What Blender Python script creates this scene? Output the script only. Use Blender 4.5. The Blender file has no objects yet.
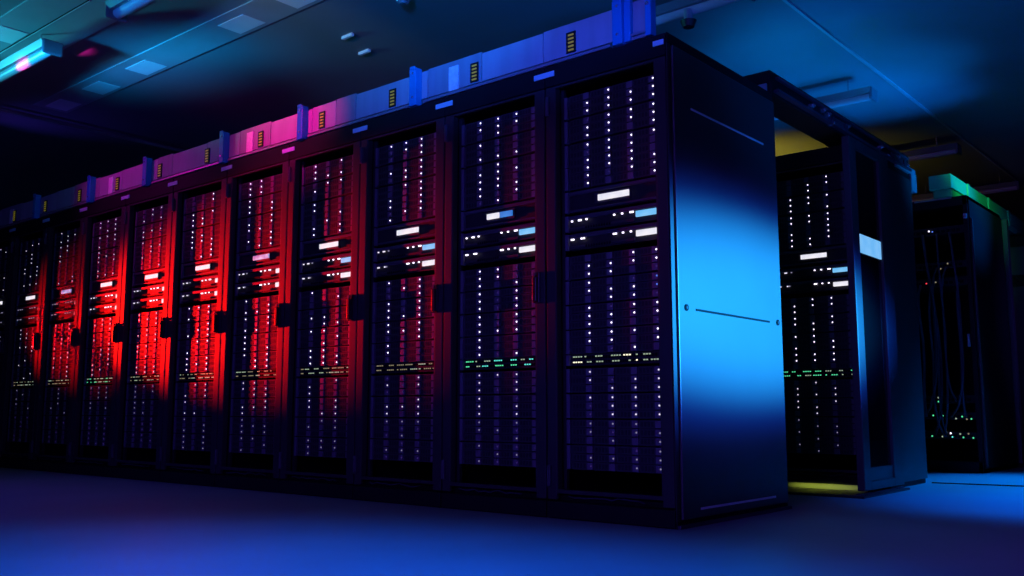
import bpy, bmesh, math, random
from mathutils import Vector, Matrix
random.seed(7)
scene = bpy.context.scene
C = bpy.data.collections.new('server_room'); scene.collection.children.link(C)

# ------------------------------------------------------------------ materials
def nt(name):
    m = bpy.data.materials.new(name); m.use_nodes = True
    t = m.node_tree; b = t.nodes['Principled BSDF']
    return m, t, b
def paint(name, col, rough=.5, metal=0., vary=.12, scale=6., bump=0., spec=.5, stretch=None):
    m, t, b = nt(name)
    tc = t.nodes.new('ShaderNodeTexCoord'); mp = t.nodes.new('ShaderNodeMapping')
    if stretch: mp.inputs['Scale'].default_value = stretch
    n = t.nodes.new('ShaderNodeTexNoise'); n.inputs['Scale'].default_value = scale; n.inputs['Detail'].default_value = 4
    r = t.nodes.new('ShaderNodeValToRGB')
    lo = [c*(1-vary) for c in col]+[1]; hi = [min(1, c*(1+vary)) for c in col]+[1]
    r.color_ramp.elements[0].color = lo; r.color_ramp.elements[1].color = hi
    r.color_ramp.elements[0].position = .3; r.color_ramp.elements[1].position = .7
    t.links.new(tc.outputs['Object'], mp.inputs['Vector']); t.links.new(mp.outputs['Vector'], n.inputs['Vector'])
    t.links.new(n.outputs['Fac'], r.inputs['Fac']); t.links.new(r.outputs['Color'], b.inputs['Base Color'])
    b.inputs['Roughness'].default_value = rough; b.inputs['Metallic'].default_value = metal
    b.inputs['Specular IOR Level'].default_value = spec
    if bump:
        bp = t.nodes.new('ShaderNodeBump'); bp.inputs['Strength'].default_value = bump; bp.inputs['Distance'].default_value = .01
        t.links.new(n.outputs['Fac'], bp.inputs['Height']); t.links.new(bp.outputs['Normal'], b.inputs['Normal'])
    return m
def glow(name, col, s, base=(.02, .02, .02)):
    m, t, b = nt(name)
    b.inputs['Base Color'].default_value = (*base, 1); b.inputs['Emission Color'].default_value = (*col, 1)
    b.inputs['Emission Strength'].default_value = s; b.inputs['Roughness'].default_value = .4
    return m
def screen(name, cola, colb, s):
    # a lit display with a slightly uneven backlight
    m, t, b = nt(name)
    tc = t.nodes.new('ShaderNodeTexCoord'); n = t.nodes.new('ShaderNodeTexNoise'); n.inputs['Scale'].default_value = 14
    r = t.nodes.new('ShaderNodeValToRGB')
    r.color_ramp.elements[0].color = (*cola, 1); r.color_ramp.elements[1].color = (*colb, 1)
    r.color_ramp.elements[0].position = .35; r.color_ramp.elements[1].position = .65
    t.links.new(tc.outputs['Object'], n.inputs['Vector']); t.links.new(n.outputs['Fac'], r.inputs['Fac'])
    t.links.new(r.outputs['Color'], b.inputs['Emission Color']); b.inputs['Emission Strength'].default_value = s
    b.inputs['Base Color'].default_value = (.02, .02, .02, 1)
    return m

M = {}
M['cabinet'] = paint('cabinet_black_paint', (.006, .006, .007), .5, spec=.2)
M['door'] = paint('door_black_paint', (.036, .034, .037), .55, spec=.3)
M['header'] = paint('header_black_paint', (.012, .012, .014), .6, spec=.15)
M['side'] = paint('side_panel_paint', (.045, .046, .048), .42, vary=.04, scale=3, spec=.45)
M['slot'] = paint('slot_metal', (.85, .9, .9), .45, .0)
M['groove'] = paint('groove_black', (.004, .004, .005), .8, spec=.1)
M['chassis'] = paint('chassis_dark_metal', (.022, .022, .026), .6, .0, spec=.2)
M['carrier'] = paint('drive_carrier_plastic', (.048, .044, .05), .55, spec=.2)
M['latch'] = paint('drive_latch_grey', (.15, .13, .16), .5, spec=.25)
M['ear'] = paint('rack_ear_grey', (.12, .12, .15), .5, spec=.25)
M['ridge'] = paint('bezel_grey', (.07, .065, .08), .45, spec=.3)
M['handle'] = paint('handle_black', (.012, .012, .016), .35)
M['plate'] = paint('name_plate_white', (.5, .92, .88), .5, vary=.05)
M['tray'] = paint('tray_galvanised', (.42, .43, .46), .55, vary=.10, scale=5, stretch=(3, 1, .5))
M['tray_b'] = paint('tray_galvanised_dull', (.33, .34, .37), .6, vary=.10, scale=7, stretch=(3, 1, .5))
M['rail'] = paint('rail_metal', (.40, .38, .42), .35, .4)
M['post'] = paint('post_blue_paint', (.015, .34, .60), .4, vary=.05)
M['sticker'] = paint('sticker_white', (.9, .9, .9), .6, vary=.12, scale=60)
M['tag'] = paint('tag_black', (.006, .006, .006), .6)
M['tag_y'] = glow('tag_yellow_glow', (.75, .62, .05), .16, (.5, .4, .05))  # tag bars given a faint glow so they read yellow under coloured light
M['beam'] = paint('header_beam_black', (.008, .008, .010), .5, spec=.2)
M['beam_rail'] = paint('header_rail_aluminium', (.06, .05, .08), .35, .2)
M['bolt'] = paint('bolt_steel', (.8, .8, .85), .2, .8)
M['floor'] = paint('floor_epoxy', (.23, .235, .25), .42, vary=.10, scale=1.6, bump=.02, spec=.35)
M['ceiling'] = paint('ceiling_plaster', (.22, .23, .25), .75, vary=.12, scale=.9, spec=.2)
M['wall'] = paint('wall_dark_paint', (.05, .05, .06), .8, vary=.1, spec=.2)
M['pale'] = paint('ceiling_pale_paint', (.82, .84, .85), .6, vary=.04)
M['band'] = paint('ceiling_band_grey', (.36, .37, .40), .6, vary=.06)
M['lamp_body'] = paint('luminaire_grey_enamel', (.13, .13, .16), .35, vary=.05)
M['lamp_tube'] = paint('luminaire_diffuser', (.42, .42, .46), .25, vary=.03)
M['wire'] = paint('cable_jacket', (.05, .045, .07), .5)
M['green'] = paint('green_duct_paint', (.05, .50, .22), .5, vary=.1)
M['yellow'] = paint('yellow_reflection_paint', (.62, .60, .16), .5, vary=.1)
M['led'] = glow('led_white', (.82, .74, .95), 2.6)
M['led_mid'] = glow('led_white_mid', (.78, .72, .92), 1.1)
M['led_low'] = glow('led_white_low', (.55, .5, .8), .38)
M['led_faint'] = glow('led_off_violet', (.10, .05, .35), .35)
M['led_warm'] = glow('led_warm', (.85, .78, .55), 1.6)
M['led_green'] = glow('led_green', (.10, .85, .40), .9)
M['led_pale'] = glow('led_pale_green', (.42, .55, .40), .7)
M['led_teal'] = glow('led_teal', (.10, .75, .65), 1.1)
M['led_dimy'] = glow('led_dim_yellow', (.5, .42, .26), .45)
M['led_blue'] = glow('led_blue', (.10, .22, .9), 1.)
M['led_red'] = glow('led_red', (.9, .05, .08), 1.)
M['scr_white'] = screen('display_white', (.72, .72, .86), (.95, .92, .98), 1.0)
M['scr_blue'] = screen('display_blue', (.12, .50, .95), (.25, .62, 1.0), .95)
M['scr_deep'] = screen('display_deep_blue', (.02, .18, .65), (.04, .26, .8), .9)
M['scr_violet'] = screen('display_violet', (.10, .08, .40), (.6, .6, .95), .9)
M['glow_door'] = screen('door_glow_blue', (.16, .50, .96), (.22, .56, 1.0), .95)
gm, gt, gb = nt('door_glass'); gb.inputs['Base Color'].default_value = (.01, .01, .012, 1); gb.inputs['Roughness'].default_value = .02
gb.inputs['Transmission Weight'].default_value = .6; M['glass'] = gm

# ------------------------------------------------------------------ mesh helpers
class MB:
    def __init__(s): s.bm = bmesh.new(); s.mats = []
    def mi(s, m):
        if m not in s.mats: s.mats.append(m)
        return s.mats.index(m)
    def box(s, x0, x1, y0, y1, z0, z1, m, bev=0.):
        n0 = len(s.bm.verts)
        r = bmesh.ops.create_cube(s.bm, size=1)
        vs = r['verts']
        bmesh.ops.scale(s.bm, vec=(x1-x0, y1-y0, z1-z0), verts=vs)
        bmesh.ops.translate(s.bm, vec=((x0+x1)/2, (y0+y1)/2, (z0+z1)/2), verts=vs)
        fs = {f for v in vs for f in v.link_faces}
        i = s.mi(m)
        for f in fs: f.material_index = i
        if bev:
            es = list({e for v in vs for e in v.link_edges})
            o = bmesh.ops.bevel(s.bm, geom=es, offset=bev, segments=2, affect='EDGES', profile=.5)
            for f in o['faces']: f.material_index = i
        return s
    def cyl(s, p, q, r, m, n=12, r2=None):
        p, q = Vector(p), Vector(q); d = q-p
        o = bmesh.ops.create_cone(s.bm, cap_ends=True, segments=n, radius1=r, radius2=r if r2 is None else r2, depth=d.length)
        mt = Matrix.Translation((p+q)/2) @ d.to_track_quat('Z', 'Y').to_matrix().to_4x4()
        bmesh.ops.transform(s.bm, matrix=mt, verts=o['verts'])
        i = s.mi(m)
        for f in {f for v in o['verts'] for f in v.link_faces}: f.material_index = i
        return s
    def prism(s, poly, axis, a, b, m):
        # poly: 2-D outline in the two remaining axes, extruded along axis from a to b
        def P(u, v, w):
            return {'x': (w, u, v), 'y': (u, w, v), 'z': (u, v, w)}[axis]
        A = [s.bm.verts.new(P(u, v, a)) for u, v in poly]; B = [s.bm.verts.new(P(u, v, b)) for u, v in poly]
        i = s.mi(m); n = len(poly)
        fs = [s.bm.faces.new(A), s.bm.faces.new(B[::-1])]
        for k in range(n): fs.append(s.bm.faces.new((A[k], B[k], B[(k+1) % n], A[(k+1) % n])))
        for f in fs: f.material_index = i
        bmesh.ops.recalc_face_normals(s.bm, faces=fs)
        return s
    def mesh(s, name):
        me = bpy.data.meshes.new(name); s.bm.to_mesh(me); s.bm.free()
        for m in s.mats: me.materials.append(M[m])
        return me
    def build(s, name, parent=None, loc=(0, 0, 0)): return inst(name, s.mesh(name), parent, loc)
def inst(name, me, parent=None, loc=(0, 0, 0)):
    o = bpy.data.objects.new(name, me); C.objects.link(o); o.location = loc
    if parent: o.parent = parent
    return o
def tag(o, label, cat, group=None):
    o['label'] = label; o['category'] = cat
    if group: o['group'] = group
    return o
def thing(name, label, cat, loc=(0, 0, 0), group=None):
    o = inst(name, None, None, loc); o.empty_display_size = .1
    return tag(o, label, cat, group)
def struct(o): o['kind'] = 'structure'; return o
def to_mesh(cu):
    o = bpy.data.objects.new('tmp', cu); C.objects.link(o)
    me = bpy.data.meshes.new_from_object(o.evaluated_get(bpy.context.evaluated_depsgraph_get()))
    me.materials.clear(); me.materials.append(cu.materials[0]); me.name = cu.name
    bpy.data.objects.remove(o); return me
def tube(name, pts, r, m, parent=None):
    cu = bpy.data.curves.new(name, 'CURVE'); cu.dimensions = '3D'; cu.bevel_depth = r; cu.bevel_resolution = 3
    sp = cu.splines.new('BEZIER'); sp.bezier_points.add(len(pts)-1)
    for b, p in zip(sp.bezier_points, pts):
        b.co = p; b.handle_left_type = b.handle_right_type = 'AUTO'
    cu.materials.append(M[m])
    return inst(name, to_mesh(cu), parent)

# ------------------------------------------------------------------ setting
ZC = 2.75
struct(MB().box(-11, 4.5, -6, 11, -.1, 0, 'floor').build('floor'))
struct(MB().box(-11, 4.5, -6, 11, ZC, ZC+.12, 'ceiling').build('ceiling'))
struct(MB().box(-11.12, -11, -6, 11, 0, ZC, 'wall').build('wall_left'))
struct(MB().box(4.5, 4.62, -6, 11, 0, ZC, 'wall').build('wall_right'))
struct(MB().box(-11, 4.5, 11, 11.12, 0, ZC, 'wall').build('wall_back'))
struct(MB().box(-11, 4.5, -6.12, -6, 0, ZC, 'wall').build('wall_front'))
# floor joint running out from the second row, ceiling joint strip running away above the aisle
jt = MB(); jt.prism([(.03, 2.93), (3.0, 3.30), (3.0, 3.335), (.03, 2.955)], 'z', .0, .006, 'groove'); struct(jt.build('trim_1'))
struct(MB().box(-.294, -.275, -5.9, 10.9, ZC-.012, ZC, 'band').build('trim_2'))
struct(MB().box(-11, -3.3, -.7495, -.745, ZC-.013, ZC, 'groove').box(-11, -3.3, -.745, -.7385, ZC-.014, ZC, 'pale').build('trim_3'))

# ------------------------------------------------------------------ mesh library for the equipment
UX0, UX1 = -.522, -.072           # left and right of a 19-inch unit inside a rack (rack's right front corner = 0)
UW = UX1-UX0
LEDX = (-.400, -.293, -.185, -.080)
YF = .042                         # faces of the units behind the door plane
def led_mesh(m, r=.0042):
    return MB().cyl((0, 0, 0), (0, -.004, 0), r, m, 8, r*.6).mesh('status_light')
LED = {k: led_mesh(k) for k in ('led', 'led_mid', 'led_low', 'led_faint', 'led_blue')}
def carrier(mb, x1, z0):          # one drive carrier, right end x1, bottom z0 : body, vent bars, latch with thumb notch
    x0 = x1-.104
    mb.box(x0, x1-.030, -.010, .02, z0, z0+.0305, 'carrier')
    for j in range(4):
        mb.box(x0+.008+j*.016, x0+.017+j*.016, -.0115, -.009, z0+.006, z0+.0245, 'chassis')
    mb.box(x1-.029, x1-.001, -.014, .02, z0+.001, z0+.0295, 'latch', .002)
    return mb
CARR = carrier(MB(), .008, 0).mesh('drive_carrier')
def chassis(h, drives=False):
    mb = MB()
    mb.box(UX0+.018, UX1, .0, .52, 0, h, 'chassis')
    mb.box(UX0, UX0+.017, -.012, .012, .001, h-.001, 'ear', .002)
    mb.box(UX1-.0, UX1+.010, -.004, .012, .001, h-.001, 'chassis')
    if drives:
        for x in LEDX:
            for r in range(3): carrier(mb, x+.008, .001+r*.033)
    return mb.mesh('chassis')
CH_S, CH_SD, CH_SW = chassis(.0985), chassis(.0985, True), chassis(.046)
# display unit chassis
mb = MB(); mb.box(UX0+.018, UX1, 0, .52, 0, .092, 'chassis'); mb.box(UX0, UX0+.017, -.012, .012, .001, .091, 'ear', .002)
mb.box(UX0+.02, UX1-.002, -.010, 0, .074, .090, 'ridge', .003); mb.box(UX0+.02, UX1-.002, -.008, 0, .004, .012, 'ridge', .002)
mb.box(-.373, -.200, -.008, 0, .022, .068, 'carrier', .003)
CH_D = mb.mesh('chassis')
mb = MB(); mb.box(UX0+.018, UX1, 0, .6, 0, .070, 'chassis'); mb.box(UX0, UX0+.017, -.012, .012, .001, .069, 'ear', .002)
mb.box(UX0+.02, UX1-.002, -.012, 0, .048, .066, 'ridge', .004); mb.box(UX0+.02, UX1-.11, -.008, 0, .006, .018, 'carrier', .002)
for j in range(10): mb.box(-.42+j*.013, -.412+j*.013, -.0095, -.007, .007, .017, 'groove')
CH_V = mb.mesh('chassis')
SCR = {m: MB().box(-.075, .075, -.005, .002, -.0125, .0125, m, .0015).mesh('display') for m in ('scr_white', 'scr_violet')}
LAB = {m: MB().box(-.0475, .0475, -.006, .002, -.012, .012, m, .0015).mesh('label_display') for m in ('scr_white', 'scr_blue')}
M['scr_dim'] = screen('display_dim', (.10, .10, .14), (.22, .22, .3), .8)
LABS = {m: MB().box(-.0235, .0235, -.006, .002, -.012, .012, m, .0015).mesh('label_display') for m in ('scr_white', 'scr_dim')}
SCRH = {m: MB().box(-.036, .036, -.005, .002, -.0125, .0125, m, .0015).mesh('display') for m in ('scr_white', 'scr_deep')}
DOT = {m: MB().box(-.0036, .0036, -.004, .001, -.003, .003, m).mesh('indicator_light') for m in ('led', 'led_mid', 'led_low', 'led_dimy')}

P1 = ['011 111 011 111', '011 111 110 111', '101 111 111 100', '111 100 110 111',
      '011 011 110 110', '110 011 011 bb0', '111 011 110 110', '110 110 101 110',
      '110 001 011 111', '100 111 111 111', '110 101 110 011', '010 010 011 111']
P2 = ['110 111 110 000', '101 001 001 000', '011 111 010 000', '110 101 110 000',
      '111 110 001 000', '111 000 111 0b0', '111 001 111 000', '111 000 001 000',
      '111 100 111 000', '111 000 011 000', '110 010 101 000', '101 010 010 000']
P3 = ['100 110 111 000', '010 011 111 000', '001 100 111 000', '101 010 110 000',
      '100 010 111 000', '111 001 111 000', '110 010 111 000', '110 000 000 000',
      '010 000 110 000', '011 010 111 000', '100 101 100 000', '010 010 010 000']
def rnd(rs, dk):
    return [' '.join(''.join('1' if rs.random() < (.62, .42, .6, 0)[c]*(1 if dk < 8 else .6) else '0' for _ in range(3)) for c in range(4)) for _ in range(12)]
PB = ['000 011 110 000', '111 110 101 000', '110 110 111 000', '111 011 110 000',
      '011 110 110 000', '110 011 110 000', '101 110 011 000', '110 110 110 000',
      '011 101 011 000', '110 011 100 000', '101 010 011 000', '010 101 010 000']
ZS = [1.657, 1.551, 1.445, 1.339+.008, .968, .865, .762, .660, .503, .400, .297, .195]  # bottoms of the twelve storage units
POS = ['topmost of the upper four', 'second of the upper four', 'third of the upper four', 'lowest of the upper four',
       'topmost of the middle four', 'second of the middle four', 'third of the middle four', 'lowest of the middle four',
       'topmost of the lower four', 'second of the lower four', 'third of the lower four', 'lowest of the lower four']
ORD = ['', 'second', 'third', 'fourth', 'fifth', 'sixth', 'seventh', 'eighth', 'ninth', 'tenth', 'eleventh']

def storage_unit(org, z, pat, label, near, kk, group):
    t = thing('storage_unit', label, 'storage server', (org[0], org[1]+YF, z), group)
    inst('chassis', CH_S if near else CH_SD, t)
    cols = pat.split()
    for c in range(4):
        for r in range(3):
            zz = .001+(2-r)*.033
            host = t; ox, oz = 0, 0
            if near:
                host = inst('drive_carrier', CARR, t, (LEDX[c], 0, zz)); ox, oz = -LEDX[c], -zz
            ch = cols[c][r]
            if ch == '0' and not near: continue
            lv = z
            k = 'led_blue' if ch == 'b' else 'led_faint' if ch == '0' else (('led' if lv > .6 else 'led_mid' if lv > .35 else 'led_low') if kk < 6 or kk == 11 else ('led_mid' if lv > .6 else 'led_low' if lv > .35 else 'led_faint'))
            if ch == '0' and random.random() < .5: continue
            inst('status_light', LED[k], host, (LEDX[c]+ox, -.013, zz+.016+oz))
    return t

def rack_units(org, k, where, near, pats, group_sfx, sw='pale', scr='white', dim_left=False):
    y = org[1]+YF; pre = 'red-lit' if 3 <= k <= 8 and where.find('sliding') < 0 else 'black'
    for i in range(12):
        storage_unit(org, ZS[i], pats[i], '%s storage unit, %s, %s' % (pre, POS[i], where), near, k, 'storage units '+group_sfx)
    t = thing('display_unit', '%s unit with a wide central screen, %s' % (pre, where), 'control unit', (org[0], y, 1.250), 'wide-screen units '+group_sfx)
    inst('chassis', CH_D, t)
    if scr == 'split':
        inst('display', SCRH['scr_white'], t, (-.325, -.009, .046)); inst('display', SCRH['scr_deep'], t, (-.248, -.009, .046))
    else: inst('display', SCR['scr_violet' if scr == 'violet' else 'scr_white'], t, (-.278, -.009, .046))
    for j, (zb, nm, sc) in enumerate(((1.170, 'upper', 'scr_blue' if k < 4 or where.find('sliding') > 0 else 'scr_white'), (1.092, 'lower', 'scr_white'))):
        t = thing('server_unit', '%s thin %s server with a lit label, %s' % (nm, pre, where), 'server', (org[0], y, zb), 'thin servers '+group_sfx)
        inst('chassis', CH_V, t)
        if 4 <= k <= 10: inst('label_display', LABS['scr_dim' if k > 7 else 'scr_white'], t, (-.109, -.008, .033))
        else: inst('label_display', LAB[sc], t, (-.1245, -.008, .033))
        xs = ((-.494, -.458, -.450, -.420), (-.283, -.245, -.205, -.195)) if j == 0 else ((-.496, -.488, -.446, -.434), (-.286, -.276, -.242, -.205))
        for g, xx in enumerate(xs):
            for q, x in enumerate(xx):
                dk = 'led_mid' if (k > 1 and g == 0) else 'led'
                if k >= 2 and g == 0 and q == 3: dk = 'led_low'
                if 7 < k < 11: dk = 'led_low'
                inst('indicator_light', DOT[dk], t, (x+.008, -.009, .044))
    t = thing('network_switch', '%s switch with tiny port lights, %s' % (pre, where), 'network switch', (org[0], y, .612), 'network switches '+group_sfx)
    inst('chassis', CH_SW, t)
    rs = random.Random(50+k)
    mats = {'pale': ['led_pale', 'led_warm', 'led_pale'], 'teal': ['led_pale', 'led_teal', 'led_green'], 'green': ['led_green', 'led_green', 'led_pale'], 'dim': ['led_dimy', 'led_dimy', 'led_pale']}[sw]
    mb = MB()
    x = -.49
    while x < -.09:
        for row in (0, 1):
            mb.box(x-.005, x+.005, -.002, .001, .008+row*.020, .020+row*.020, 'groove')
        x += .0135
    mb.build('port_row', t)
    for row in (0, 1):
        x = -.492
        while x < -.095:
            n = rs.choice((1, 2, 3, 4)); m = rs.choice(mats); w = n*.012-.004
            if sw == 'teal' and -.35 < x < -.28 and row: m, n, w = 'led_teal', 4, .05
            b = MB()
            for q in range(n): b.box(x+q*.0125, x+q*.0125+.0075, -.004, 0, .0125+row*.022, .0175+row*.022, m)
            b.build('port_lights', t)
            x += w+rs.choice((.014, .026, .045))

# ------------------------------------------------------------------ racks
D = .95; H = 1.9
def frame_mesh():
    mb = MB()
    mb.box(-.596, -.560, .018, D, .09, 1.80, 'cabinet'); mb.box(-.036, -.004, .018, D, .09, 1.80, 'cabinet')
    mb.box(-.596, -.004, .018, D, 1.80, H, 'cabinet'); mb.box(-.560, -.036, D-.03, D, .09, 1.80, 'cabinet')
    mb.box(-.596, -.004, .0, D, 0, .07, 'cabinet', .004); mb.box(-.590, -.010, .03, D-.03, .07, .09, 'cabinet')
    for x in (-.545, -.066):      # mounting rails
        mb.box(x-.012, x+.012, .046, .062, .115, 1.80, 'chassis') if x < -.3 else mb.box(x+.002, x+.026, .046, .062, .115, 1.80, 'chassis')
    return mb.mesh('cabinet_frame')
FR = frame_mesh()
mb = MB()   # door frame: stiles with a folded inner lip, bottom rail
mb.box(-.055, -.005, -.002, .016, .075, 1.805, 'door', .003); mb.box(-.059, -.055, .0, .030, .115, 1.80, 'door')
mb.box(-.595, -.548, -.002, .016, .075, 1.805, 'door', .003); mb.box(-.548, -.544, .0, .030, .115, 1.80, 'door')
mb.box(-.548, -.055, -.001, .016, .100, .116, 'door', .002); mb.box(-.548, -.055, -.001, .016, 1.795, 1.805, 'door', .002)
DOOR = mb.mesh('door_frame')
HEAD = MB().box(-.597, -.003, -.004, .018, 1.808, 1.898, 'header', .003).mesh('header_panel')
KICK = MB().box(-.597, -.003, -.006, .0, .004, .066, 'header', .002).mesh('plinth_panel')
mb = MB(); mb.box(-.018, .018, -.010, 0, -.066, .066, 'handle', .004); mb.box(-.012, .010, -.022, -.008, -.060, .045, 'handle', .005); mb.cyl((0, -.012, .054), (0, -.022, .054), .008, 'ridge')
HAND = mb.mesh('handle')
HING = MB().box(-.009, .009, -.012, .0, -.043, .043, 'ridge', .003).cyl((0, -.012, -.04), (0, -.012, .04), .005, 'ridge').mesh('hinge')
PLATE = MB().box(-.055, .055, -.006, .0, -.012, .012, 'plate', .002).mesh('name_plate')
PLATE2 = MB().box(-.055, -.006, -.006, .0, -.011, .011, 'plate', .002).mesh('name_plate')
def cable_glint(seed, col):
    rs = random.Random(seed); pts = []
    x = -.50
    while x < -.12:
        pts.append((x, .004+rs.random()*.01, .082+rs.random()*.012)); x += .03
    cu = bpy.data.curves.new('cable_entry', 'CURVE'); cu.dimensions = '3D'; cu.bevel_depth = .0028; cu.bevel_resolution = 2
    sp = cu.splines.new('POLY'); sp.points.add(len(pts)-1)
    for p, q in zip(sp.points, pts): p.co = (*q, 1)
    cu.materials.append(M[col]); return cu
def rack(org, label, group, k, handle=True, plate=True):
    t = thing('server_rack', label, 'server rack', org, group)
    inst('cabinet_frame', FR, t); d = inst('door', DOOR, t); inst('header_panel', HEAD, t); inst('plinth_panel', KICK, t)
    if handle and k: inst('handle', HAND, d, (-.046, -.002, .945))
    for z in (1.72, .17): inst('hinge', HING, d, (-.583, -.002, z))
    if plate: inst('name_plate', PLATE, t, (-.60, -.005, 1.861))
    inst('cable_entry', to_mesh(cable_glint(k, 'wire')), t)
    return t
SW = ['pale', 'teal', 'dim', 'dim', 'dim', 'dim', 'dim', 'green', 'dim', 'dim', 'dim']
SC = ['white', 'split', 'white', 'white', 'violet', 'white', 'white', 'white', 'violet', 'white', 'white']
for k in range(11):
    if k == 0: lab = 'black server rack at the near corner, next to the bright blue side panel'
    elif 3 <= k <= 9: lab = 'server rack glowing red, %s from the near corner of the long row' % ORD[k]
    else: lab = 'black server rack in shadow, %s from the near corner of the long row' % ORD[k]
    if k in (1, 2): lab = 'black server rack with violet-lit drives, %s from the near corner' % ORD[k]
    t = rack((-.6*k, 0, 0), lab, 'server racks in the long front row', k)
    where = 'in the rack at the near corner' if k == 0 else 'in the %s rack from the near corner' % ORD[k]
    pats = P1 if k == 0 else P2 if k == 1 else P3 if k == 2 else rnd(random.Random(k), k)
    rack_units((-.6*k, 0, 0), k, where, k < 3, pats, 'in the long front row', SW[k], SC[k])
    if k == 0:
        inst('name_plate', PLATE2, t, (0, -.005, 1.861))
        R0 = t
# near side panel of the front row
def side_panel(parent, slots=True):
    mb = MB()
    mb.box(-.002, .002, .0, .026, .02, 1.895, 'door', .001)                 # corner fold
    mb.box(.0, .012, .030, D-.006, .030, 1.855, 'side', .004)
    mb.box(-.002, .004, .0, D, 1.858, 1.900, 'header', .001); mb.box(-.002, .004, .0, D, .0, .026, 'header')
    o = mb.build('side_panel', parent)
    if slots:
        for z, m in ((1.626, 'slot'), (.8195, 'groove'), (.0635, 'slot')):
            MB().box(.010, .0145, .159, .814, z-.0045, z+.0045, m, .0015).build('pull_slot', o)
        for y, z in ((.085, .822), (.895, .822)):
            MB().cyl((.010, y, z), (.0165, y, z), .013, 'groove', 16).cyl((.014, y, z), (.018, y, z), .006, 'handle', 12).build('lock', o)
    return o
side_panel(R0)
MB().box(-.006, .016, .002, D+.02, .0, .014, 'beam_rail', .003).build('base_trim', R0)

# second row, one aisle further back
Y2 = 1.985
t2 = rack((0, Y2, 0), 'black server rack of the second row, behind the bright blue side panel', None, 2, handle=False, plate=False)
rack_units((.012, Y2, 0), 11, 'in the rack beside the sliding door', False, PB, 'in the second row', 'green', 'white')
MB().box(.0, .010, .03, D-.006, .03, 1.86, 'side', .004).build('side_panel', t2)
MB().box(-.545, -.01, -.012, .0, .010, .040, 'yellow', .003).build('yellow_glow_strip', t2)  # yellow paint stands in for a warm reflection along the rack foot
# sliding aisle door parked along the end of the second row
sd = thing('sliding_door', 'tall dark sliding aisle door with a narrow window, parked beside the second row', 'door', (.045, 1.735, 0))
mb = MB(); x0, x1 = -.020, .020
mb.box(x0, x1, .0, .095, .03, 1.87, 'side', .004); mb.box(x0, x1, .445, .60, .03, 1.87, 'side', .004)
mb.box(x0, x1, .093, .447, 1.82, 1.87, 'side', .003); mb.box(x0, x1, .093, .447, .03, .075, 'side', .003)
mb.build('door_leaf', sd)
MB().box(-.004, .004, .093, .447, .14, 1.82, 'glass').build('window_pane', sd)
MB().box(.000, .012, .093, .447, .075, .142, 'side', .002).build('kick_plate', sd)
MB().box(.005, .010, .096, .444, 1.262, 1.362, 'glow_door', .001).build('glow_panel', sd)  # glowing blue rectangle set into the door window
th = MB().box(-.55, .085, 1.655, Y2-.015, 0, .012, 'handle', .003).box(.0, .085, Y2-.016, 2.36, 0, .012, 'handle', .003).box(.030, .060, 1.70, 2.34, .012, .018, 'beam_rail', .002).build('threshold_plate')
tag(th, 'low black threshold plate on the floor at the foot of the second row', 'threshold')

# header beam above the aisle opening
hb = thing('door_header', 'black sliding door header beam with rails and bolts, bridging both rows', 'door header', (0, .95, 0))
mb = MB(); mb.box(-.15, -.004, .0, 2.0, 1.905, 2.02, 'beam', .004)
mb.build('beam', hb)
MB().box(-.004, .014, .05, 1.95, 1.985, 1.997, 'beam_rail', .002).build('upper_rail', hb)
MB().box(-.004, .022, .03, 1.97, 1.915, 1.930, 'beam_rail', .002).build('lower_rail', hb)
for y, z in ((.45, 1.955), (.60, 1.972), (.655, 1.96), (.70, 1.925), (.92, 1.955), (1.45, 1.96), (1.55, 1.93), (1.75, 1.965), (1.9, 1.94)):
    MB().cyl((-.004, y, z), (.018, y, z), .014, 'bolt', 6).cyl((.016, y, z), (.028, y, z), .007, 'bolt', 10).build('bolt', hb)
for y in (.66, 1.62):
    b = MB().box(.0, .016, y, y+.26, 1.93, 1.965, 'beam_rail', .003); b.cyl((.004, y+.04, 1.94), (.024, y+.04, 1.94), .022, 'beam_rail', 16).cyl((.004, y+.22, 1.94), (.024, y+.22, 1.94), .022, 'beam_rail', 16)
    b.build('roller_hanger', hb)
MB().box(-.148, -.02, -.012, .0, 1.915, 1.955, 'rail', .002).build('end_plate', hb)
eb = MB().cyl((-.115, .62, 1.90), (-.115, .62, 1.935), .022, 'rail', 16).cyl((-.115, .62, 1.935), (-.115, .62, 1.952), .018, 'lamp_tube', 16).build('beacon')
tag(eb, 'small blue-lit round sensor on the roof edge of the corner rack', 'sensor')

# ------------------------------------------------------------------ cable tray on the front row
tr = thing('cable_tray', 'long metal cable tray with blue posts on top of the front row of racks', 'cable tray', (0, 0, 1.905))
edges = [-.085, -.25, -.62, -.98, -1.33, -1.46, -1.86, -2.02, -2.22, -2.6, -2.9, -3.25, -3.65, -3.83, -4.3, -4.62, -5.0, -5.3, -5.9, -6.3, -6.85]
for i in range(len(edges)-1):
    b, a = edges[i], edges[i+1]
    MB().box(a+.002, b-.002, .012, .024, .026, .168-.004*(i % 3), 'tray' if i % 3 else 'tray_b', .0015).build('tray_panel', tr)
for a, b in ((-.20, -.085), (-1.35, -.26), (-2.24, -1.45), (-3.0, -2.32), (-3.88, -3.08), (-4.65, -3.97), (-5.53, -4.74), (-6.85, -5.62)):
    MB().box(a, b, -.004, .020, .0, .014, 'rail', .002).build('lower_rail', tr)
MB().box(-6.85, -.40, .03, .30, .012, .020, 'tray_b').build('tray_bottom', tr)
MB().box(-6.85, -.40, .28, .29, .02, .15, 'tray_b').build('rear_panel', tr)
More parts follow.
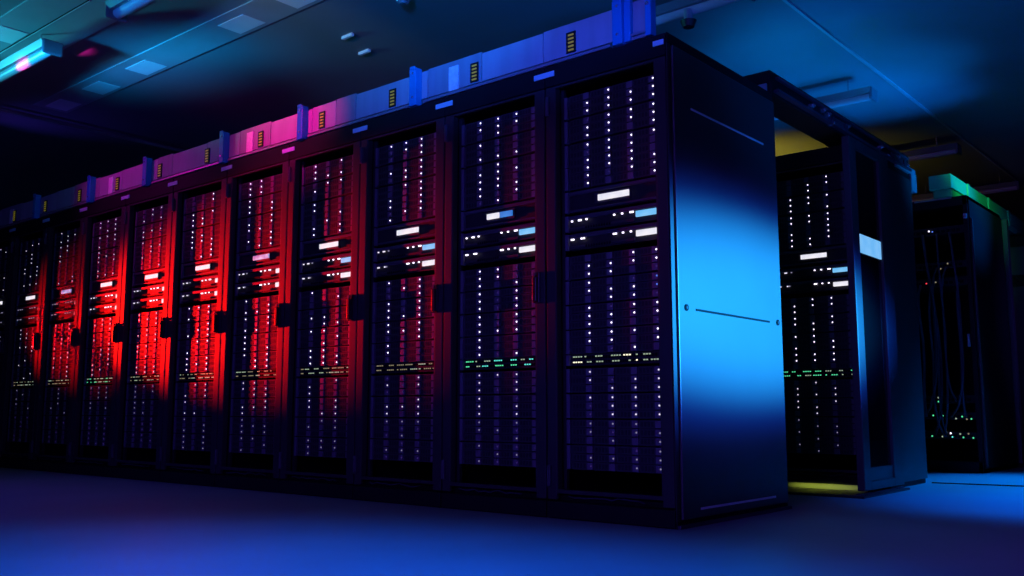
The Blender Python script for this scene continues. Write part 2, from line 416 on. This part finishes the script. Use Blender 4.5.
for x in (-.205, -1.39, -2.275, -3.03, -3.925, -4.695, -5.575, -6.45):
    mb = MB(); mb.box(x-.028, x+.020, -.030, .012, -.010, .178, 'post', .004); mb.box(x-.022, x+.014, -.034, -.028, .17, .186, 'post', .003)
    mb.cyl((x, -.030, .03), (x, -.036, .03), .006, 'bolt', 8); mb.cyl((x, -.030, .15), (x, -.036, .15), .006, 'bolt', 8)
    mb.build('post', tr)
MB().box(-.186, -.156, -.012, .012, -.002, .18, 'post', .004).build('post', tr)
MB().box(-.088, -.060, -.012, .030, .0, .175, 'post', .004).cyl((-.074, -.012, .13), (-.074, -.02, .13), .008, 'bolt', 8).build('end_post', tr)
MB().box(-.20, -.085, -.010, .006, .016, .026, 'rail', .002).build('lower_rail', tr)
for x in (-1.155, -2.797, -4.447, -6.08):
    MB().box(x-.030, x+.030, .006, .012, .022, .140, 'sticker').build('sticker', tr)
for j in range(11):
    x = -.467-j*.5555
    a = MB().box(x-.024, x+.024, .006, .012, .032, .124, 'tag').build('striped_tag', tr)
    for q in range(5):
        MB().box(x-.012, x+.016, .003, .006, .040+q*.0165, .047+q*.0165, 'tag_y').build('yellow_bar', a)

# ------------------------------------------------------------------ third row: open network rack, green duct, more cabinets
Y3 = 4.08; X3 = .04; H3 = 1.97
t = thing('network_rack', 'open black network rack with cables and green lights, behind the second row', 'network rack', (X3, Y3, 0))
mb = MB()
mb.box(-.70, -.665, 0, D, 0, H3, 'cabinet'); mb.box(-.03, 0, 0, D, 0, H3, 'cabinet'); mb.box(-.70, 0, 0, D, H3-.07, H3, 'cabinet', .004)
mb.box(-.70, 0, 0, D, 0, .08, 'cabinet', .004); mb.box(-.70, 0, D-.02, D, 0, H3, 'cabinet')
mb.build('cabinet_frame', t)
mb = MB(); mb.box(.0, .008, .02, .96, .03, H3-.03, 'header', .003); mb.build('side_panel', t)
MB().box(.008, .022, .020, .045, .05, 1.80, 'side', .003).build('corner_strip', t)
MB().box(-.36, -.10, -.004, .0, H3-.012, H3-.002, 'rail', .001).build('top_label', t)
MB().box(-.030, -.004, -.012, .0, 1.80, 1.835, 'rail', .003).build('door_stop', t)
MB().box(-.050, -.034, -.020, .0, .88, .97, 'rail', .003).build('handle', t)
def netunit(z, h, label, leds, seed):
    u = thing('patch_switch', label, 'network switch', (X3, Y3+.06, z), 'network units in the open rack')
    mb = MB(); mb.box(-.645, -.045, 0, .4, 0, h, 'chassis', .002); mb.box(-.66, -.64, -.008, .01, 0, h, 'ear'); mb.box(-.045, -.03, -.008, .01, 0, h, 'chassis')
    for j in range(16): mb.box(-.62+j*.035, -.596+j*.035, -.003, .001, h*.25, h*.6, 'groove')
    mb.build('chassis', u)
    for x, zz, m in leds:
        MB().cyl((x, -.003, zz), (x, -.010, zz), .0062, m, 8, .004).build('port_light', u)
netunit(.485, .055, 'black switch with four green lights at mid height in the open network rack', [(-.328, .040, 'led_pale'), (-.287, .040, 'led_pale'), (-.328, .012, 'led_pale'), (-.288, .012, 'led_green')], 1)
netunit(.370, .05, 'black switch with one long row of green lights in the open network rack', [(-.33, .028, 'led_green'), (-.265, .026, 'led_green'), (-.268, .006, 'led_dimy'), (-.202, .022, 'led_green'), (-.177, .006, 'led_pale'), (-.135, .020, 'led_green'), (-.105, .002, 'led_dimy'), (-.075, .004, 'led_green')], 2)
netunit(.232, .05, 'lowest black switch, with a bright blue-white light, in the open network rack', [(-.345, .018, 'led_green'), (-.275, .016, 'led_pale'), (-.218, .040, 'led'), (-.208, .014, 'led_teal'), (-.155, .036, 'led_pale'), (-.135, .012, 'led_green'), (-.10, .038, 'led_dimy'), (-.07, .010, 'led_green')], 3)
netunit(1.33, .06, 'black unit with one red light in the upper half of the open network rack', [(-.325, .03, 'led_red'), (-.26, .034, 'led_dimy'), (-.12, .06, 'led_dimy')], 4)
netunit(1.46, .05, 'black unit with two dim amber lights in the upper half of the open rack', [(-.22, .0, 'led_dimy'), (-.17, .034, 'led_dimy')], 5)
netunit(1.71, .06, 'topmost black unit, with one blue-white light, in the open network rack', [(-.286, .036, 'led'), (-.262, .03, 'led_blue')], 6)
rs = random.Random(3)
for j in range(9):
    x = X3-.10-rs.random()*.34; z1 = rs.choice((1.72, 1.35, 1.47)); z2 = rs.choice((.50, .39, .25)); s = rs.random()*.12-.06
    c = tube('patch_cable', [(x, Y3+.055, z1), (x+s*.5, Y3-.005-rs.random()*.03, z1-.10), (x+s, Y3+.02-rs.random()*.04, (z1+z2)/2), (x+s*.3, Y3-.01, z2+.10), (x-s, Y3+.055, z2)], .007+.003*rs.random(), 'wire')
    tag(c, 'dark network cable hanging down the front of the open network rack', 'cable', 'patch cables of the open network rack')
gd = thing('cable_duct', 'bright green square cable duct running along the top of the open rack', 'cable duct', (X3, Y3, H3))
mb = MB(); mb.box(-.235, -.082, -.06, 2.6, .055, .160, 'green', .003); mb.build('main_body', gd)
mb = MB(); mb.box(-.22, -.09, -.02, 2.5, .0, .056, 'green', .003); mb.build('duct_foot', gd)
for y in (.35, .95, 1.6): MB().box(-.084, -.072, y, y+.05, .02, .16, 'green', .003).build('duct_clip', gd)
# fourth row, past the next aisle
Y4 = 5.95
t4 = thing('equipment_cabinet', 'dark cabinet at the right edge, beyond the open network rack', 'cabinet', (.20, Y4, 0))
mb = MB(); mb.box(-.75, 0, 0, .9, 0, 1.95, 'cabinet', .006); mb.build('cabinet_body', t4)
mb = MB(); mb.box(-.70, -.37, -.014, 0, .12, 1.85, 'side', .004); mb.build('door', t4)
mb = MB(); mb.box(-.35, -.03, -.014, 0, .12, 1.50, 'side', .004); mb.build('door', t4)
mb = MB(); mb.box(-.34, -.04, -.014, 0, 1.60, 1.85, 'side', .004); mb.build('vent_panel', t4)
tube('looped_wire', [(-.28, -.02, 1.60), (-.20, -.05, 1.53), (-.10, -.04, 1.56), (-.04, -.02, 1.62)], .006, 'handle', t4)
# aisle door post between third and fourth rows
dp = thing('aisle_door_post', 'narrow dark door post at the right, behind the open network rack', 'door post', (.04, 5.10, 0))
MB().box(-.02, .03, .0, .07, 0, 1.95, 'side', .004).build('post', dp)
MB().box(-.03, .04, -.01, .08, 0, .03, 'cabinet', .004).build('foot', dp)

# bracket at the rear top of the second row
br = thing('angle_bracket', 'blue-lit angled bracket on the rear roof corner of the second row', 'bracket', (.0, 2.80, 1.905))
mb = MB(); mb.box(-.09, .0, -.12, .26, .012, .048, 'rail', .003); mb.box(-.03, .004, .16, .26, -.10, .016, 'rail', .003); mb.build('arm', br)
MB().box(-.10, .01, -.13, .13, .0, .012, 'rail', .002).build('foot_plate', br)

# ------------------------------------------------------------------ ceiling things
zl = 2.60
def lamp_proto(label):
    t = thing('ceiling_luminaire', label, 'ceiling light', (0, 0, 0), 'linear ceiling lights')
    MB().prism([(-.070, .052), (.070, .052), (.052, .012), (-.052, .012)], 'x', -.52, .52, 'lamp_body').build('housing', t)
    MB().cyl((-.505, 0, .004), (.505, 0, .004), .030, 'lamp_tube', 20).build('tube', t)
    for s in (-1, 1):
        MB().box(s*.52-.012, s*.52+.012, -.062, .062, -.032, .056, 'lamp_body', .010).build('end_cap', t)
    for s in (-1, 1):
        MB().cyl((s*.35, 0, .05), (s*.35, 0, ZC-zl), .006, 'bolt', 8).build('hanger', t)
    return t
spots = [(-4.36, -.70, 'linear ceiling light with a pink reflection, at the upper left corner'),
         (-2.535, -.70, 'blue linear ceiling light cut by the top edge, over the left racks'),
         (-.78, 1.30, 'blue linear ceiling light above the roof of the corner rack'),
         (-.86, 3.36, 'linear ceiling light just above the black door header beam'),
         (-.80, 5.22, 'linear ceiling light above the blue angled bracket'),
         (-.72, 7.0, 'dim linear ceiling light farthest back, beyond the green duct')]
pr = lamp_proto(spots[0][2])
for i, (x, y, l) in enumerate(spots):
    if i == 0: o = pr
    else:
        o = pr.copy(); C.objects.link(o)
        for ch in [c for c in pr.children]:
            d = ch.copy(); C.objects.link(d); d.parent = o
    o.location = (x, y, zl); o['label'] = l
sm = thing('ceiling_sensor', 'small round dark sensor under the light above the corner rack', 'sensor', (-.61, 1.28, 2.50))
MB().cyl((0, 0, 0), (0, 0, .035), .03, 'handle', 20, .045).build('dome', sm); MB().cyl((0, 0, .035), (0, 0, .10), .025, 'rail', 16).build('mount', sm)
s2 = thing('smoke_detector', 'small pale blue detector on the ceiling at the top edge of the view', 'detector', (-1.89, .36, ZC-.05))
MB().cyl((0, 0, 0), (0, 0, .05), .035, 'lamp_tube', 20, .06).build('housing', s2); MB().cyl((0, 0, -.012), (0, 0, 0), .018, 'bolt', 12).build('sensing_tip', s2)
for x, y, l in ((-2.58, .54, 'small pale clip on the ceiling above the blue tray post, left one'), (-2.70, .78, 'small pale clip on the ceiling, nearer the tray than its neighbour')):
    c = MB().box(x-.05, x+.05, y-.012, y+.012, ZC-.02, ZC, 'pale', .004).build('ceiling_clip'); tag(c, l, 'clip', 'ceiling clips')
# paler band and patches stand in for light cast on the ceiling
du = thing('light_band', 'flat grey ceiling band with pale patches for cast light, above the front aisle at left', 'light patch', (0, 0, ZC))
MB().box(-5.45, -1.6, -.14, .12, -.007, 0, 'band', .002).build('main_body', du)
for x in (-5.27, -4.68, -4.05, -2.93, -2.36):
    MB().box(x-.13, x+.13, -.07, .09, -.0095, -.006, 'pale', .001).build('light_patch', du)
pn = MB().box(-5.6, -3.10, -.97, -.750, ZC-.010, ZC, 'band', .002).box(-5.6, -3.10, -.738, -.50, ZC-.010, ZC, 'band', .002).box(-4.30, -4.05, -.92, -.76, ZC-.013, ZC-.009, 'pale', .001).build('teal_light_patch'); tag(pn, 'large pale patch for teal light on the ceiling at the upper left corner', 'painted light patch')  # paler sheets stand in for a teal pool of light
pp = tube('ceiling_conduit', [(-5.67, -5.5, ZC-.03), (-5.67, 0, ZC-.03), (-5.67, 6, ZC-.03)], .016, 'rail'); tag(pp, 'thin dark conduit crossing the ceiling at the left', 'conduit')

# ------------------------------------------------------------------ lights
def spot(name, loc, tgt, col, power, ang, blend=1., size=.05):
    l = bpy.data.lights.new(name, 'SPOT'); l.energy = power; l.color = col; l.spot_size = math.radians(ang); l.spot_blend = blend; l.shadow_soft_size = size
    o = bpy.data.objects.new(name, l); C.objects.link(o); o.location = loc
    o.rotation_euler = (Vector(tgt)-Vector(loc)).to_track_quat('-Z', 'Y').to_euler(); return o
def area(name, loc, tgt, col, power, sx, sy, spread=180):
    l = bpy.data.lights.new(name, 'AREA'); l.shape = 'RECTANGLE'; l.size = sx; l.size_y = sy; l.energy = power; l.color = col; l.spread = math.radians(spread)
    o = bpy.data.objects.new(name, l); C.objects.link(o); o.location = loc
    o.rotation_euler = (Vector(tgt)-Vector(loc)).to_track_quat('-Z', 'Y').to_euler(); return o
def ell(o, sx, sy=1.): o.scale = (sx, sy, 1); return o
ell(spot('side_spot', (4.2, 2.0, .93), (0, .80, .86), (.02, .50, 1.), 10000, 12.2, 1.), 3.3)
ell(spot('side_spot_blue', (4.2, 2.0, .93), (0, .80, .85), (.0, .10, 1.), 5000, 15., 1.), 3.2)
ell(spot('side_spot_wide', (4.2, 2.0, .93), (0, .8, .84), (.06, .05, 1.), 700, 18, 1.), 2.6)
ell(spot('red_spot', (-8.0, -.80, 1.12), (-8.0+.9854*3, -.80+.1702*3, 1.13), (1., .004, .001), 6000, 8.9, 1., .03), 1., 1.85)
ell(spot('red_spot_wide', (-8.0, -.80, 1.12), (-8.0+.9659*3, -.80+.2588*3, 1.13), (1., .002, .004), 380, 11, 1., .03), 1., 2.)
ell(spot('magenta_spot', (-2.3, -1.6, 2.55), (-2.45, 0, 2.0), (1., .0, .26), 200, 26, 1., .05), 1.5)
spot('violet_spot', (-4.6, -1.0, 2.3), (-4.2, 0, 2.0), (.6, .0, .45), 26, 90, 1., .05)
ell(spot('tray_spot', (.9, -2.6, 1.9), (-.8, 0, 1.96), (.0, .08, 1.), 260, 10, 1., .05), 4.5)
ell(spot('floor_wash', (.1, -1.9, 2.7), (.1, -1.75, 0), (.0, .12, 1.), 750, 68, 1., .2), 1.5)
spot('floor_violet', (-3.8, -2.4, 2.7), (-3.6, -1.6, 0), (.06, .03, 1.), 110, 84, 1., .2)
spot('floor_violet_right', (1.8, -.4, 2.7), (1.6, .6, 0), (.20, .04, 1.), 60, 70, 1., .2)
area('violet_fill', (.8, -4.6, 1.4), (-.8, 0, .9), (.14, .05, 1.), 26, 1.6, 1.6, 120)
spot('aisle_wash', (1.1, 4.6, 2.6), (.65, 3.35, 0), (.0, .20, 1.), 1300, 46, 1., .2)
spot('aisle_wash_near', (1.7, 2.0, 2.65), (1.0, 1.95, 0), (.0, .13, 1.), 900, 42, 1., .2)  # unseen spot added to brighten the floor by the second row
spot('far_violet_spot', (2.6, 5.0, 1.4), (.1, 5.5, 1.15), (.12, .06, 1.), 70, 46, 1., .1)  # unseen spot added for violet at the far right
spot('ceiling_uplight', (1.7, 3.6, 1.2), (-1.1, 3.2, ZC), (.0, .25, 1.), 330, 44, 1., .1)
spot('added_roof_uplight', (-.60, 2.35, 1.96), (-.25, 2.5, ZC), (.0, .26, 1.), 26, 150, 1., .03)  # hidden spot added on the rack roof to brighten the ceiling
spot('ceiling_uplight_near', (2.2, .6, .8), (-.9, 1.6, ZC), (.0, .14, 1.), 110, 50, 1., .1)
spot('teal_uplight', (-5.6, -1.7, 2.25), (-4.0, -.85, ZC), (.03, .60, .85), 270, 44, .8, .1)
ell(spot('band_uplight', (-3.6, -1.8, 2.2), (-3.9, .0, ZC), (.0, .32, .9), 560, 8.0, 1., .1), 8.)
spot('grey_uplight', (-1.9, -1.7, 2.2), (-2.8, .55, ZC), (.24, .38, .50), 110, 32, 1., .1)
spot('front_uplight', (-.2, -1.9, 2.0), (-1.3, .1, ZC), (.0, .16, .9), 330, 52, 1., .1)
ell(spot('added_luminaire_pink_spot', (-4.6, -1.7, 2.0), (-4.22, -.75, 2.57), (1., .02, .45), 420, 4.0, 1., .02), 2.6)  # unseen spot added to put a pink streak on the left luminaire
spot('added_luminaire_blue_spot', (-2.4, -2.0, 2.1), (-2.8, -.7, 2.6), (.0, .20, 1.), 90, 24, 1., .03)  # unseen spot added to turn the second luminaire blue
spot('conduit_spot', (-6.4, -.5, 2.1), (-5.67, .2, 2.72), (.10, .05, 1.), 8, 60, 1., .05)  # unseen violet spot added to pick out the conduit
spot('warm_lamp', (-2.0, 4.4, 1.9), (-1.9, 4.9, ZC), (1., .76, .06), 34, 110, 1., .1)
spot('added_ceiling_uplight_far', (1.9, 5.2, .6), (-.8, 3.7, ZC), (.0, .20, 1.), 650, 27, 1., .1)  # unseen spot added to lift the ceiling past the header beam
ell(spot('warm_strip_spot', (-.35, 1.35, .030), (-.25, 1.93, .026), (.8, 1., .3), 6, 5, 1., .005), 9.)  # unseen spot added to light only the yellow strip
spot('green_spot', (.6, 3.3, 2.45), (-.1, 4.6, 2.06), (.06, .8, .4), 100, 32, 1., .05)  # unseen green spot added to light the cable duct

w = bpy.data.worlds.new('world'); scene.world = w; w.use_nodes = True
w.node_tree.nodes['Background'].inputs[0].default_value = (.05, .06, .2, 1); w.node_tree.nodes['Background'].inputs[1].default_value = .02

# ------------------------------------------------------------------ camera
f = 940.; tilt = math.atan(123/940.); th = math.atan2(1123, math.hypot(940, 123))
F0 = Vector((-math.cos(th), math.sin(th), 0)); Rr = Vector((math.sin(th), math.cos(th), 0))
F = F0*math.cos(tilt)+Vector((0, 0, math.sin(tilt))); U = Rr.cross(F)
cam = bpy.data.cameras.new('camera'); co = bpy.data.objects.new('camera', cam); C.objects.link(co)
cam.sensor_width = 36; cam.lens = f/1024*36; cam.clip_start = .05
co.matrix_world = Matrix((( Rr.x, U.x, -F.x, 1.80893), (Rr.y, U.y, -F.y, -3.07571), (Rr.z, U.z, -F.z, .42959), (0, 0, 0, 1)))
scene.camera = co
scene.view_settings.view_transform = 'Standard'; scene.view_settings.look = 'None'; scene.view_settings.gamma = 1
scene.view_settings.use_curve_mapping = False; scene.view_settings.exposure = 0
